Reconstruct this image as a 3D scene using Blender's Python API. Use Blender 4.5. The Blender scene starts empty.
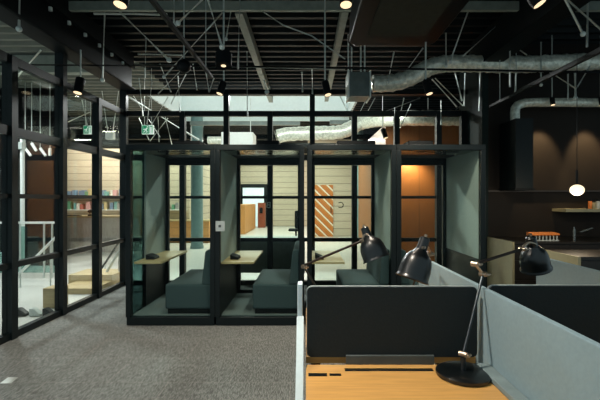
import bpy, math, random
from mathutils import Vector, Matrix
random.seed(7)
C = bpy.context.scene.collection
PI = math.pi

# ------------------------------------------------------------------ helpers
def P(px, py, Y):
    """a point of the place, found from where it shows in the photograph and its distance"""
    return Vector(((px - 306) * Y / 400, Y, 1.5 - (py - 199) * Y / 400))

def lin(r, g, b):
    f = lambda c: (c / 255) / 12.92 if c <= 10 else (((c / 255) + 0.055) / 1.055) ** 2.4
    return (f(r), f(g), f(b), 1)

def mat(name, rgb, rough=.6, metal=0, var=.12, scale=14, stretch=(1, 1, 1), bump=0, emit=None, estr=0, coat=0, spec=.5):
    m = bpy.data.materials.new(name); m.use_nodes = True
    nt = m.node_tree; b = nt.nodes['Principled BSDF']
    b.inputs['Roughness'].default_value = rough
    b.inputs['Metallic'].default_value = metal
    b.inputs['Coat Weight'].default_value = coat; b.inputs['Specular IOR Level'].default_value = spec
    tc = nt.nodes.new('ShaderNodeTexCoord'); mp = nt.nodes.new('ShaderNodeMapping')
    mp.inputs['Scale'].default_value = stretch
    nz = nt.nodes.new('ShaderNodeTexNoise'); nz.inputs['Scale'].default_value = scale; nz.inputs['Detail'].default_value = 4
    nt.links.new(tc.outputs['Object'], mp.inputs[0]); nt.links.new(mp.outputs[0], nz.inputs['Vector'])
    rp = nt.nodes.new('ShaderNodeValToRGB'); c = lin(*rgb)
    rp.color_ramp.elements[0].position = .3; rp.color_ramp.elements[1].position = .7
    rp.color_ramp.elements[0].color = [x * (1 - var) for x in c[:3]] + [1]
    rp.color_ramp.elements[1].color = [min(1, x * (1 + var)) for x in c[:3]] + [1]
    nt.links.new(nz.outputs[0], rp.inputs[0]); nt.links.new(rp.outputs[0], b.inputs['Base Color'])
    if bump:
        bp = nt.nodes.new('ShaderNodeBump'); bp.inputs['Strength'].default_value = bump; bp.inputs['Distance'].default_value = .01
        nt.links.new(nz.outputs[0], bp.inputs['Height']); nt.links.new(bp.outputs[0], b.inputs['Normal'])
    if emit:
        b.inputs['Emission Color'].default_value = lin(*emit); b.inputs['Emission Strength'].default_value = estr
    return m

def glass(name, tint=(225, 240, 238), refl=1.0):
    m = bpy.data.materials.new(name); m.use_nodes = True; nt = m.node_tree
    for n in list(nt.nodes): nt.nodes.remove(n)
    out = nt.nodes.new('ShaderNodeOutputMaterial'); mx = nt.nodes.new('ShaderNodeMixShader')
    tr = nt.nodes.new('ShaderNodeBsdfTransparent'); tr.inputs[0].default_value = lin(*tint)
    gl = nt.nodes.new('ShaderNodeBsdfGlossy'); gl.inputs['Roughness'].default_value = .02
    fr = nt.nodes.new('ShaderNodeFresnel'); fr.inputs[0].default_value = 1.35
    ml = nt.nodes.new('ShaderNodeMath'); ml.operation = 'MULTIPLY'; ml.inputs[1].default_value = refl
    nt.links.new(fr.outputs[0], ml.inputs[0]); nt.links.new(ml.outputs[0], mx.inputs[0])
    nt.links.new(tr.outputs[0], mx.inputs[1]); nt.links.new(gl.outputs[0], mx.inputs[2]); nt.links.new(mx.outputs[0], out.inputs[0])
    return m

def plank_mat(name, rgb_a, rgb_b, gap, width, axis='Z', rough=.5, grain=(1, 1, 1), offset=0.0, joint=.45):
    """boards laid side by side with dark joints, grain along the board"""
    m = mat(name, rgb_a, rough, var=.1, scale=6, stretch=grain)
    nt = m.node_tree; b = nt.nodes['Principled BSDF']
    tc = [n for n in nt.nodes if n.type == 'TEX_COORD'][0]
    rp = [n for n in nt.nodes if n.type == 'VALTORGB'][0]
    sx = nt.nodes.new('ShaderNodeSeparateXYZ'); nt.links.new(tc.outputs['Object'], sx.inputs[0])
    d = nt.nodes.new('ShaderNodeMath'); d.operation = 'DIVIDE'; d.inputs[1].default_value = width
    nt.links.new(sx.outputs[axis], d.inputs[0])
    ad = nt.nodes.new('ShaderNodeMath'); ad.operation = 'ADD'; ad.inputs[1].default_value = 50.0 + offset; nt.links.new(d.outputs[0], ad.inputs[0])
    fr = nt.nodes.new('ShaderNodeMath'); fr.operation = 'FRACT'; nt.links.new(ad.outputs[0], fr.inputs[0])
    fl = nt.nodes.new('ShaderNodeMath'); fl.operation = 'FLOOR'; nt.links.new(ad.outputs[0], fl.inputs[0])
    wn = nt.nodes.new('ShaderNodeTexWhiteNoise'); wn.noise_dimensions = '1D'; nt.links.new(fl.outputs[0], wn.inputs['W'])
    mx = nt.nodes.new('ShaderNodeMixRGB'); nt.links.new(wn.outputs['Value'], mx.inputs[0])
    nt.links.new(rp.outputs[0], mx.inputs[1]); mx.inputs[2].default_value = lin(*rgb_b)
    lt = nt.nodes.new('ShaderNodeMath'); lt.operation = 'LESS_THAN'; lt.inputs[1].default_value = gap / width; nt.links.new(fr.outputs[0], lt.inputs[0])
    m2 = nt.nodes.new('ShaderNodeMixRGB'); nt.links.new(lt.outputs[0], m2.inputs[0]); nt.links.new(mx.outputs[0], m2.inputs[1])
    m2.inputs[2].default_value = [x * joint for x in lin(*rgb_a)[:3]] + [1]
    nt.links.new(m2.outputs[0], b.inputs['Base Color'])
    return m

class MB:
    def __init__(s): s.v = []; s.f = []
    def add(s, vs, fs):
        n = len(s.v); s.v += [Vector(v) for v in vs]; s.f += [tuple(i + n for i in f) for f in fs]; return s
    def box(s, lo, hi):
        x0, y0, z0 = [min(a, b) for a, b in zip(lo, hi)]; x1, y1, z1 = [max(a, b) for a, b in zip(lo, hi)]
        return s.add([(x0, y0, z0), (x1, y0, z0), (x1, y1, z0), (x0, y1, z0), (x0, y0, z1), (x1, y0, z1), (x1, y1, z1), (x0, y1, z1)],
                     [(3, 2, 1, 0), (4, 5, 6, 7), (0, 1, 5, 4), (1, 2, 6, 5), (2, 3, 7, 6), (3, 0, 4, 7)])
    def prism(s, pts, vec):
        """closed outline (list of 3D points) pushed along vec"""
        n = len(pts); vec = Vector(vec); a = [Vector(p) for p in pts]
        nrm = Vector((0, 0, 0))
        for i in range(n): nrm += a[i].cross(a[(i + 1) % n])
        if nrm.dot(vec) > 0: a.reverse()
        return s.add(a + [p + vec for p in a], [tuple(range(n)), tuple(range(2 * n - 1, n - 1, -1))] +
                     [(i, i + n, (i + 1) % n + n, (i + 1) % n) for i in range(n)])
    def frame_of(s, d):
        d = Vector(d).normalized(); up = Vector((0, 0, 1)) if abs(d.z) < .95 else Vector((1, 0, 0))
        x = d.cross(up).normalized(); return x, x.cross(d).normalized(), d
    def lathe(s, prof, p0, d, seg=20, cap0=False, cap1=False):
        x, y, d = s.frame_of(d); p0 = Vector(p0); vs = []; fs = []
        for t, r in prof:
            for k in range(seg):
                a = 2 * PI * k / seg; vs.append(p0 + d * t + (x * math.cos(a) + y * math.sin(a)) * r)
        for j in range(len(prof) - 1):
            for k in range(seg):
                k2 = (k + 1) % seg; fs.append((j * seg + k, j * seg + k2, (j + 1) * seg + k2, (j + 1) * seg + k))
        if cap0: fs.append(tuple(range(seg - 1, -1, -1)))
        if cap1: fs.append(tuple((len(prof) - 1) * seg + k for k in range(seg)))
        return s.add(vs, fs)
    def tube(s, p0, p1, r, seg=10, r1=None):
        p0 = Vector(p0); p1 = Vector(p1); L = (p1 - p0).length
        return s.lathe([(0, r), (L, r if r1 is None else r1)], p0, p1 - p0, seg, True, True)
    def path(s, pts, r, seg=12, wrinkle=0, step=None):
        pts = [Vector(p) for p in pts]
        if step:
            out = []
            for i in range(len(pts) - 1):
                p = [pts[max(i - 1, 0)], pts[i], pts[i + 1], pts[min(i + 2, len(pts) - 1)]]
                n = max(2, int((p[2] - p[1]).length / step))
                for k in range(n):
                    t = k / n
                    out.append(.5 * (2 * p[1] + (p[2] - p[0]) * t + (2 * p[0] - 5 * p[1] + 4 * p[2] - p[3]) * t * t + (3 * p[1] - p[0] - 3 * p[2] + p[3]) * t ** 3))
            pts = out + [pts[-1]]
        vs = []; fs = []; n = len(pts); px = None
        for i, p in enumerate(pts):
            d = (pts[min(i + 1, n - 1)] - pts[max(i - 1, 0)]).normalized()
            if px is None: x, y, _ = s.frame_of(d)
            else: x = (px - d * px.dot(d)).normalized(); y = d.cross(x)
            px = x
            for k in range(seg):
                a = 2 * PI * k / seg
                rr = r * (1 + wrinkle * (.55 * math.sin(i * 2.1) + random.uniform(-.6, .6)))
                vs.append(p + (x * math.cos(a) + y * math.sin(a)) * rr)
        for j in range(n - 1):
            for k in range(seg):
                k2 = (k + 1) % seg; fs.append((j * seg + k, j * seg + k2, (j + 1) * seg + k2, (j + 1) * seg + k))
        fs += [tuple(range(seg - 1, -1, -1)), tuple((n - 1) * seg + k for k in range(seg))]
        return s.add(vs, fs)
    def ball(s, c, r, seg=20, sq=1.0):
        return s.lathe([(r * sq * (-math.cos(PI * j / 12)), max(.0005, r * math.sin(PI * j / 12))) for j in range(13)], c, (0, 0, 1), seg)
    def rrect(s, x0, x1, z0, z1, y0, y1, rad, seg=6):
        pts = []
        for cx, cz, a0 in ((x1 - rad, z1 - rad, 0), (x0 + rad, z1 - rad, 90), (x0 + rad, z0 + rad, 180), (x1 - rad, z0 + rad, 270)):
            for k in range(seg + 1):
                a = math.radians(a0 + 90 * k / seg); pts.append((cx + rad * math.cos(a), y0, cz + rad * math.sin(a)))
        return s.prism(pts, (0, y1 - y0, 0))
    def build(s, name, m, parent=None, label=None, cat=None, group=None, kind=None, bevel=0, smooth=True, solid=0):
        me = bpy.data.meshes.new(name); base = Vector((0, 0, 0))
        if parent is None:
            xs = [v.x for v in s.v]; ys = [v.y for v in s.v]; zs = [v.z for v in s.v]
            base = Vector(((min(xs) + max(xs)) / 2, (min(ys) + max(ys)) / 2, min(zs)))
        else: base = wloc(parent)
        me.from_pydata([v - base for v in s.v], [], s.f); me.update()
        me.materials.append(m)
        if smooth:
            me.shade_smooth(); me.set_sharp_from_angle(angle=math.radians(35))
        o = bpy.data.objects.new(name, me); C.objects.link(o)
        if parent is None: o.location = base
        else: o.parent = parent
        if bevel:
            b = o.modifiers.new('Bevel', 'BEVEL'); b.width = bevel; b.segments = 3; b.limit_method = 'ANGLE'
        if solid:
            b = o.modifiers.new('Solidify', 'SOLIDIFY'); b.thickness = solid
        tag(o, label, cat, group, kind); return o

def wloc(o):
    v = Vector((0, 0, 0))
    while o: v += o.location; o = o.parent
    return v
def tag(o, label=None, cat=None, group=None, kind=None):
    if label: o['label'] = label
    if cat: o['category'] = cat
    if group: o['group'] = group
    if kind: o['kind'] = kind
def thing(name, label, cat, loc, group=None):
    o = bpy.data.objects.new(name, None); C.objects.link(o); o.location = loc; o.empty_display_size = .1
    tag(o, label, cat, group); return o
def setting(name, loc=(0, 0, 0)):
    o = bpy.data.objects.new(name, None); C.objects.link(o); o.location = loc; o['kind'] = 'structure'; return o
def copy_tree(o, parent=None):
    c = o.copy(); C.objects.link(c); c.parent = parent
    for ch in list(o.children): copy_tree(ch, c)
    return c
def lamp(kind, name, loc, energy, color=(1, 1, 1), rot=(0, 0, 0), **kw):
    l = bpy.data.lights.new(name, kind); l.energy = energy; l.color = color
    for k, v in kw.items(): setattr(l, k, v)
    o = bpy.data.objects.new(name, l); C.objects.link(o); o.location = loc; o.rotation_euler = rot; return o
def aim(o, target):
    o.rotation_euler = (Vector(target) - o.location).to_track_quat('-Z', 'Y').to_euler()

# ------------------------------------------------------------------ materials
M = {}
M['black'] = mat('black_painted_steel', (10, 20, 22), .45, .0, .1, spec=.25)
M['black2'] = mat('black_matte', (8, 14, 16), .6, spec=.2)
M['gloss'] = mat('black_lamp_enamel', (5, 10, 12), .34, 0, .05, coat=.3)
M['deck'] = mat('dark_roof_deck', (15, 23, 24), .5, 0, .15, 3, (1, 6, 1), spec=.12)
M['deck_lit'] = mat('daylit_roof_deck', (96, 100, 90), .6, 0, .15, 3)  # same roof deck, with the atrium's daylight put into a lighter colour
M['beam'] = mat('dark_beam_paint', (9, 17, 19), .5, spec=.1)
M['gbeam'] = mat('grey_joist_paint', (128, 136, 126), .55)
M['rod'] = mat('galvanised_rod', (216, 224, 218), .45, .2)
M['dirod'] = mat('dull_rod', (176, 184, 178), .5, .2)
M['foil'] = mat('foil_duct', (226, 232, 214), .35, .35, .3, 20, bump=.9)
M['galv'] = mat('galvanised_sheet', (120, 130, 126), .45, .6, .15, 8)
M['felt'] = mat('grey_felt', (158, 168, 162), .95, 0, .06, 60, bump=.1)
M['felt_l'] = mat('pale_grey_felt', (128, 150, 157), .9, 0, .04, 60, bump=.05)
M['felt_lit'] = mat('lit_pale_felt', (200, 216, 220), .9, 0, .04, 60, bump=.05)  # same divider felt, light from the left painted in as a paler colour
M['sofa'] = mat('teal_grey_upholstery', (54, 71, 73), .9, 0, .12, 120, bump=.15)
M['booth_floor'] = mat('booth_carpet', (96, 106, 104), .95, 0, .15, 90)
M['wood_l'] = mat('pale_oak', (186, 164, 118), .5, 0, .12, 5, (1, 12, 12))
M['desk'] = mat('desk_oak', (206, 156, 88), .38, 0, .12, 5, (1.2, 14, 14), coat=.15)
M['screen'] = mat('charcoal_screen_fabric', (22, 32, 34), .9, 0, .1, 90, bump=.1)
M['piping'] = mat('grey_piping', (150, 158, 156), .7)
M['bracket'] = mat('grey_bracket', (70, 78, 78), .5)
M['brass'] = mat('brass_joint', (160, 144, 126), .28, .9, .1)
M['bronze'] = mat('bronze_arm', (44, 36, 32), .4, .6)
M['chrome'] = mat('steel_arm', (52, 58, 62), .35, .7)
M['tap'] = mat('tap_steel', (150, 156, 154), .25, .8)
M['white'] = mat('white_paint', (226, 230, 226), .6, 0, .03)
M['hallfloor'] = mat('polished_pale_floor', (206, 206, 198), .35, 0, .05, 2)
M['lockers'] = plank_mat('honey_locker_fronts', (206, 148, 84), (198, 140, 78), .02, .62, 'Y', .5, (6, 6, 1))
M['drawerwood'] = plank_mat('honey_drawer_fronts', (208, 150, 88), (196, 140, 80), .012, .26, 'Z', .5, (1, 6, 6))
M['orange'] = plank_mat('orange_wood_panels', (158, 100, 56), (144, 90, 50), .012, .46, 'X', .35, (6, 6, .8))
M['redwood'] = mat('red_wood', (140, 70, 42), .5)
M['beige'] = plank_mat('beige_board_wall', (200, 190, 170), (194, 184, 164), .03, .3, 'Z', .7, (1, 1, 6), joint=.5)
M['beige2'] = plank_mat('beige_brick_wall', (196, 184, 162), (190, 178, 156), .02, .24, 'Z', .7, (1, 1, 6), joint=.5)
M['brownwall'] = mat('dark_brown_wall', (13, 13, 13), .6, 0, .2, 2, spec=.1)
M['kitchen'] = mat('charcoal_kitchen_wall', (34, 30, 26), .6, 0, .15, 1.5, spec=.15)
M['unit'] = mat('dark_kitchen_unit', (30, 27, 24), .45, 0, .1, 6)
M['olive'] = mat('olive_grey_gable', (150, 146, 116), .5, 0, .05)
M['worktop'] = mat('dark_worktop', (34, 31, 27), .35)
M['rackwood'] = mat('orange_wood', (222, 128, 56), .5)
M['mirror'] = mat('polished_ceiling_plate', (150, 148, 140), .14, .95)
M['acgrille'] = mat('dark_grille', (48, 52, 46), .7, spec=.1)
M['post'] = mat('dark_teal_post', (26, 38, 38), .6, spec=.1)
M['cab'] = mat('grey_cabinet_paint', (160, 178, 174), .5)
M['teal'] = mat('teal_column_paint', (104, 132, 132), .5)
M['tealframe'] = mat('teal_grey_frame', (44, 58, 58), .45)
M['green'] = mat('exit_green', (20, 150, 104), .5, emit=(20, 150, 104), estr=.5)
M['exitwhite'] = mat('exit_white', (230, 240, 232), .5, emit=(230, 245, 236), estr=.6)
M['lens'] = mat('lit_lens', (255, 235, 205), .4, emit=(255, 224, 180), estr=1.15)
M['globe'] = mat('lit_globe', (255, 240, 214), .4, emit=(255, 232, 190), estr=1.3)
M['sky'] = mat('skylight_glazing', (230, 240, 240), .5, emit=(226, 244, 244), estr=.95)
M['daylight'] = mat('bright_outdoor_pane', (220, 235, 240), .3, emit=(214, 232, 240), estr=.8)
M['wellwhite'] = mat('white_skylight_well', (214, 224, 222), .8, 0, .03)
M['glass'] = glass('clear_glass', (246, 249, 247), .14)
M['glass2'] = glass('booth_glass', (150, 178, 178), .35)
M['glass4'] = glass('booth_front_glass', (244, 250, 249), .25)
M['glass3'] = glass('balustrade_glass', (200, 224, 220), .8)
M['tray'] = mat('grey_cable_trough', (120, 136, 138), .6)
M['plate'] = mat('grey_plate', (190, 198, 194), .4, .3)

# carpet: streaks along the tiles, thin pale seams each half metre
def carpet():
    m = mat('grey_loop_carpet', (107, 110, 107), .95, 0, .38, 62, (2.4, .32, 1), bump=.25)
    nt = m.node_tree; b = nt.nodes['Principled BSDF']; tc = [n for n in nt.nodes if n.type == 'TEX_COORD'][0]
    rp = [n for n in nt.nodes if n.type == 'VALTORGB'][0]; rp.color_ramp.elements[0].position = .41; rp.color_ramp.elements[1].position = .59
    n2 = nt.nodes.new('ShaderNodeTexNoise'); n2.inputs['Scale'].default_value = 130; n2.inputs['Detail'].default_value = 2
    nt.links.new(tc.outputs['Object'], n2.inputs['Vector'])
    mr = nt.nodes.new('ShaderNodeMapRange'); mr.inputs[1].default_value = .35; mr.inputs[2].default_value = .65
    mr.inputs[3].default_value = .55; mr.inputs[4].default_value = 1.3; nt.links.new(n2.outputs[0], mr.inputs[0])
    mu = nt.nodes.new('ShaderNodeMixRGB'); mu.blend_type = 'MULTIPLY'; mu.inputs[0].default_value = 1
    nt.links.new(rp.outputs[0], mu.inputs[1]); nt.links.new(mr.outputs[0], mu.inputs[2])
    br = nt.nodes.new('ShaderNodeTexBrick'); br.offset = 0.5; br.inputs['Scale'].default_value = 1
    br.inputs['Brick Width'].default_value = 1.0; br.inputs['Row Height'].default_value = .5; br.inputs['Mortar Size'].default_value = .004
    br.inputs['Color1'].default_value = (0, 0, 0, 1); br.inputs['Color2'].default_value = (.0, .0, .0, 1); br.inputs['Mortar'].default_value = (1, 1, 1, 1)
    nt.links.new(tc.outputs['Object'], br.inputs['Vector'])
    mm = nt.nodes.new('ShaderNodeMath'); mm.operation = 'MULTIPLY'; mm.inputs[1].default_value = .22; nt.links.new(br.outputs['Color'], mm.inputs[0])
    mx = nt.nodes.new('ShaderNodeMixRGB'); nt.links.new(mm.outputs[0], mx.inputs[0])
    nt.links.new(mu.outputs[0], mx.inputs[1]); mx.inputs[2].default_value = lin(165, 158, 152)
    nt.links.new(mx.outputs[0], b.inputs['Base Color']); return m
M['carpet'] = carpet()

# diagonal boarded door
def diag():
    m = mat('diagonal_boards', (190, 120, 56), .5)
    nt = m.node_tree; b = nt.nodes['Principled BSDF']; tc = [n for n in nt.nodes if n.type == 'TEX_COORD'][0]
    sx = nt.nodes.new('ShaderNodeSeparateXYZ'); nt.links.new(tc.outputs['Object'], sx.inputs[0])
    a = nt.nodes.new('ShaderNodeMath'); a.operation = 'ADD'; nt.links.new(sx.outputs['X'], a.inputs[0]); nt.links.new(sx.outputs['Z'], a.inputs[1])
    s = nt.nodes.new('ShaderNodeMath'); s.operation = 'MULTIPLY_ADD'; s.inputs[1].default_value = 2.9; s.inputs[2].default_value = 20.35; nt.links.new(a.outputs[0], s.inputs[0])
    fr = nt.nodes.new('ShaderNodeMath'); fr.operation = 'FRACT'; nt.links.new(s.outputs[0], fr.inputs[0])
    rp = nt.nodes.new('ShaderNodeValToRGB'); rp.color_ramp.interpolation = 'CONSTANT'
    e = rp.color_ramp.elements; e[0].position = 0; e[0].color = lin(196, 118, 52); e[1].position = .34; e[1].color = lin(140, 78, 32)
    for p, c in ((.38, (206, 132, 62)), (.62, (150, 84, 36)), (.66, (236, 226, 206)), (.9, (150, 84, 36))):
        n = e.new(p); n.color = lin(*c)
    nt.links.new(fr.outputs[0], rp.inputs[0]); nt.links.new(rp.outputs[0], b.inputs['Base Color']); return m
M['diag'] = diag()

# ------------------------------------------------------------------ the setting
LX = -3.17      # glazed left wall
PY = 7.0        # glazed partition behind the booths
MB().box((LX - .08, -1.5, -.1), (8, PY + .05, 0)).build('floor', M['carpet'], kind='structure')
MB().box((-14, PY + .05, -.1), (8, 23, -.003)).build('floor', M['hallfloor'], kind='structure')
MB().box((-14, 2, -.1), (LX - .08, PY + .05, -.003)).build('floor', M['hallfloor'], kind='structure')

def deck(name, x0, x1, y0, y1, z, m):
    b = MB(); n = int((y1 - y0) / .25)
    pr = []
    for i in range(n):
        y = y0 + i * .25
        pr += [(y, z), (y + .07, z), (y + .105, z + .075), (y + .215, z + .075)]
    pr.append((y0 + n * .25, z))
    top = [(pr[-1][0], z + .14), (y0, z + .14)]
    b.v = [Vector((x0, a, c)) for a, c in pr] + [Vector((x1, a, c)) for a, c in pr]
    k = len(pr)
    b.f = [(i, i + 1, i + 1 + k, i + k) for i in range(k - 1)]
    b.add([(x0, y0, z + .16), (x1, y0, z + .16), (x1, pr[-1][0], z + .16), (x0, pr[-1][0], z + .16)], [(0, 1, 2, 3)])
    b.build(name, m, kind='structure', smooth=False)
ZD = 4.0
SX0, SX1, SY0, SY1 = -3.8, 1.27, 9.75, 12.2        # skylight opening
deck('ceiling', LX + .05, 8, .5, SY0, ZD, M['deck'])
deck('ceiling', -14, LX + .05, 2.5, SY0, ZD, M['deck_lit'])
deck('ceiling', -14, SX0, SY0, SY1, ZD, M['deck_lit'])
deck('ceiling', SX1, 8, SY0, SY1, ZD, M['deck'])
deck('ceiling', -14, 8, SY1, 23, ZD, M['deck'])
b = MB()
b.box((SX0 - .05, SY1, ZD - .12), (SX1 + .05, SY1 + .05, ZD + .9)); b.box((SX0 - .05, SY0 - .05, ZD), (SX1 + .05, SY0, ZD + .9))
b.box((SX0 - .05, SY0, ZD), (SX0, SY1, ZD + .9)); b.box((SX1, SY0, ZD), (SX1 + .05, SY1, ZD + .9))
b.build('trim_1', M['wellwhite'], kind='structure')
wn = setting('window_1', ((SX0 + SX1) / 2, (SY0 + SY1) / 2, ZD + .9))
MB().box((SX0 - .05, SY0 - .05, ZD + .9), (SX1 + .05, SY1 + .05, ZD + .94)).build('pane', M['sky'], wn)
fm = MB()
for x in (-2.0, -.3): fm.box((x - .03, SY0, ZD + .84), (x + .03, SY1, ZD + .9))
fm.build('window_frame', M['white'], wn)

# walls
MB().box((.08, 16, 0), (1.85, 16.15, 4)).build('wall_back', M['beige'], kind='structure')
MB().box((-14, 22, 0), (.23, 22.15, 4)).build('wall_back', M['beige'], kind='structure')
MB().box((.08, 16.15, 0), (.23, 22, 4)).build('wall_right', M['beige'], kind='structure')
MB().box((-14, 14.3, 0), (-4.16, 14.45, 3.3)).build('wall_left', M['beige2'], kind='structure')
MB().box((-4.31, 14.45, 0), (-4.16, 22, 3.3)).build('wall_left', M['beige'], kind='structure')
MB().box((-14, 9.0, 0), (-5.65, 9.15, 4)).build('wall_left', M['brownwall'], kind='structure')
MB().box((1.85, 9.3, 0), (8, 16, 3.25)).build('wall_right', M['orange'], kind='structure')
MB().box((2.88, 6.45, 0), (8, 6.6, 4)).build('wall_right', M['kitchen'], kind='structure')
MB().box((2.80, 6.6, 0), (2.88, 7.3, 4)).build('trim_2', M['post'], kind='structure')
MB().box((2.80, 6.36, 0), (2.9, 6.6, 3.9)).build('trim_3', M['post'], kind='structure')

# glazed left wall, one bay at a time, and the partition behind the booths
RAILS = [(.03, .09), (.79, .065), (1.53, .05), (2.225, .1), (2.99, .09)]
wn_i = 2
def bay(p0, p1, tall=False, post0=False, skip=()):
    global wn_i
    p0 = Vector(p0); p1 = Vector(p1); along = (p1 - p0).normalized(); side = Vector((-along.y, along.x, 0))
    w = setting('window_%d' % wn_i, (p0 + p1) / 2); wn_i += 1
    def bar(a, bq, wd, dp, z0, z1):
        q = MB(); s = side * dp / 2; q.prism([a - s + Vector((0, 0, z0)), bq - s + Vector((0, 0, z0)), bq + s + Vector((0, 0, z0)), a + s + Vector((0, 0, z0))], (0, 0, z1 - z0)); return q
    pw = along * .045
    for p, t in ([(p0, post0)] if post0 else []) + [(p1, tall)]:
        bar(p - pw, p + pw, 0, .11, 0, 3.38 if t else 3.03).build('mullion', M['black'], w)
    for i, (z, h) in enumerate(RAILS):
        if i in skip: continue
        bar(p0 + pw, p1 - pw, 0, .07, max(0, z - h / 2), z + h / 2).build('rail', M['black'], w)
    for i in range(len(RAILS) - 1):
        bar(p0 + pw, p1 - pw, 0, .012, RAILS[i][0] + RAILS[i][1] / 2, RAILS[i + 1][0] - RAILS[i + 1][1] / 2).build('pane', M['glass'], w)
    return w
ys = [2.5, 3.39, 4.285, 5.176, 6.067, 6.967]
for i in range(5): bay((LX, ys[i], 0), (LX, ys[i + 1], 0), tall=(i in (2, 4)))
xs = [LX, -2.155, -1.39, -.627, .11, .845, 1.585, 2.315, 2.745]
wins = []
for i in range(8): wins.append(bay((xs[i], PY, 0), (xs[i + 1], PY, 0), tall=(i in (1, 3)), post0=False))
for txt, px, w in (('B', 269, wins[2]), ('C', 341, wins[4])):
    cu = bpy.data.curves.new('letter', 'FONT'); cu.body = txt; cu.size = .15; cu.extrude = .002; cu.align_x = 'CENTER'
    o = bpy.data.objects.new('letter', cu); C.objects.link(o); cu.materials.append(M['black2'] if txt == 'C' else M['plate'])
    o.rotation_euler = (PI / 2, 0, PI); o.parent = w
    o.location = Vector(((px - 306) * 7 / 400, PY - (.012 if txt == 'C' else .06), 1.345)) - w.location

# overhead steel of the setting
def beamH(name, x, y0, y1, z0, z1, fw, m):
    q = MB(); q.box((x - fw / 2, y0, z0), (x + fw / 2, y1, z0 + .03)); q.box((x - fw / 2, y0, z1 - .03), (x + fw / 2, y1, z1)); q.box((x - .02, y0, z0 + .03), (x + .02, y1, z1 - .03))
    q.build(name, m, kind='structure', smooth=False)
q = MB(); q.box((-3.22, 2.6, 3.38), (-2.96, 6.93, 3.41)); q.box((-3.22, 2.6, 3.76), (-2.96, 6.93, 3.79)); q.box((-3.16, 2.6, 3.41), (-3.02, 6.93, 3.76)); q.box((-3.2, 2.6, 3.79), (-2.98, 6.93, 4.0))
q.box((-2.96, 2.6, 3.385), (-2.945, 6.93, 3.4))
bm_ = q.build('trim_4', M['beam'], kind='structure', smooth=False)
for y in [3.2 + .37 * k for k in range(10)]:
    MB().tube((-2.99, y, 3.745), (-2.99, y, 3.70), .022, 8).build('bolt', M['rod'], bm_)
MB().box((-2.95, 4.97, 3.85), (8, 5.03, 3.96)).build('trim_5', M['gbeam'], kind='structure')
MB().box((-.9, 5.06, 3.84), (-.8, 9.7, 3.995)).build('trim_6', M['gbeam'], kind='structure')
MB().box((.45, 5.06, 3.86), (.54, 9.7, 3.995)).build('trim_7', M['gbeam'], kind='structure')
MB().box((LX, 6.94, 3.32), (8, 7.06, 3.4)).build('trim_8', M['beam'], kind='structure')
MB().box((2.65, 1.6, 3.55), (2.95, 6.4, 4.0)).build('trim_9', M['beam'], kind='structure')
MB().box((-14, 6.95, 3.7), (-3.22, 7.1, 4.0)).build('trim_10', M['gbeam'], kind='structure')
for k, yy in enumerate((13.0, 15.0)):
    MB().box((-12, yy, 3.45), (8, yy + .12, 3.6)).build('trim_%d' % (11 + k), M['beam'], kind='structure')

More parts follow.
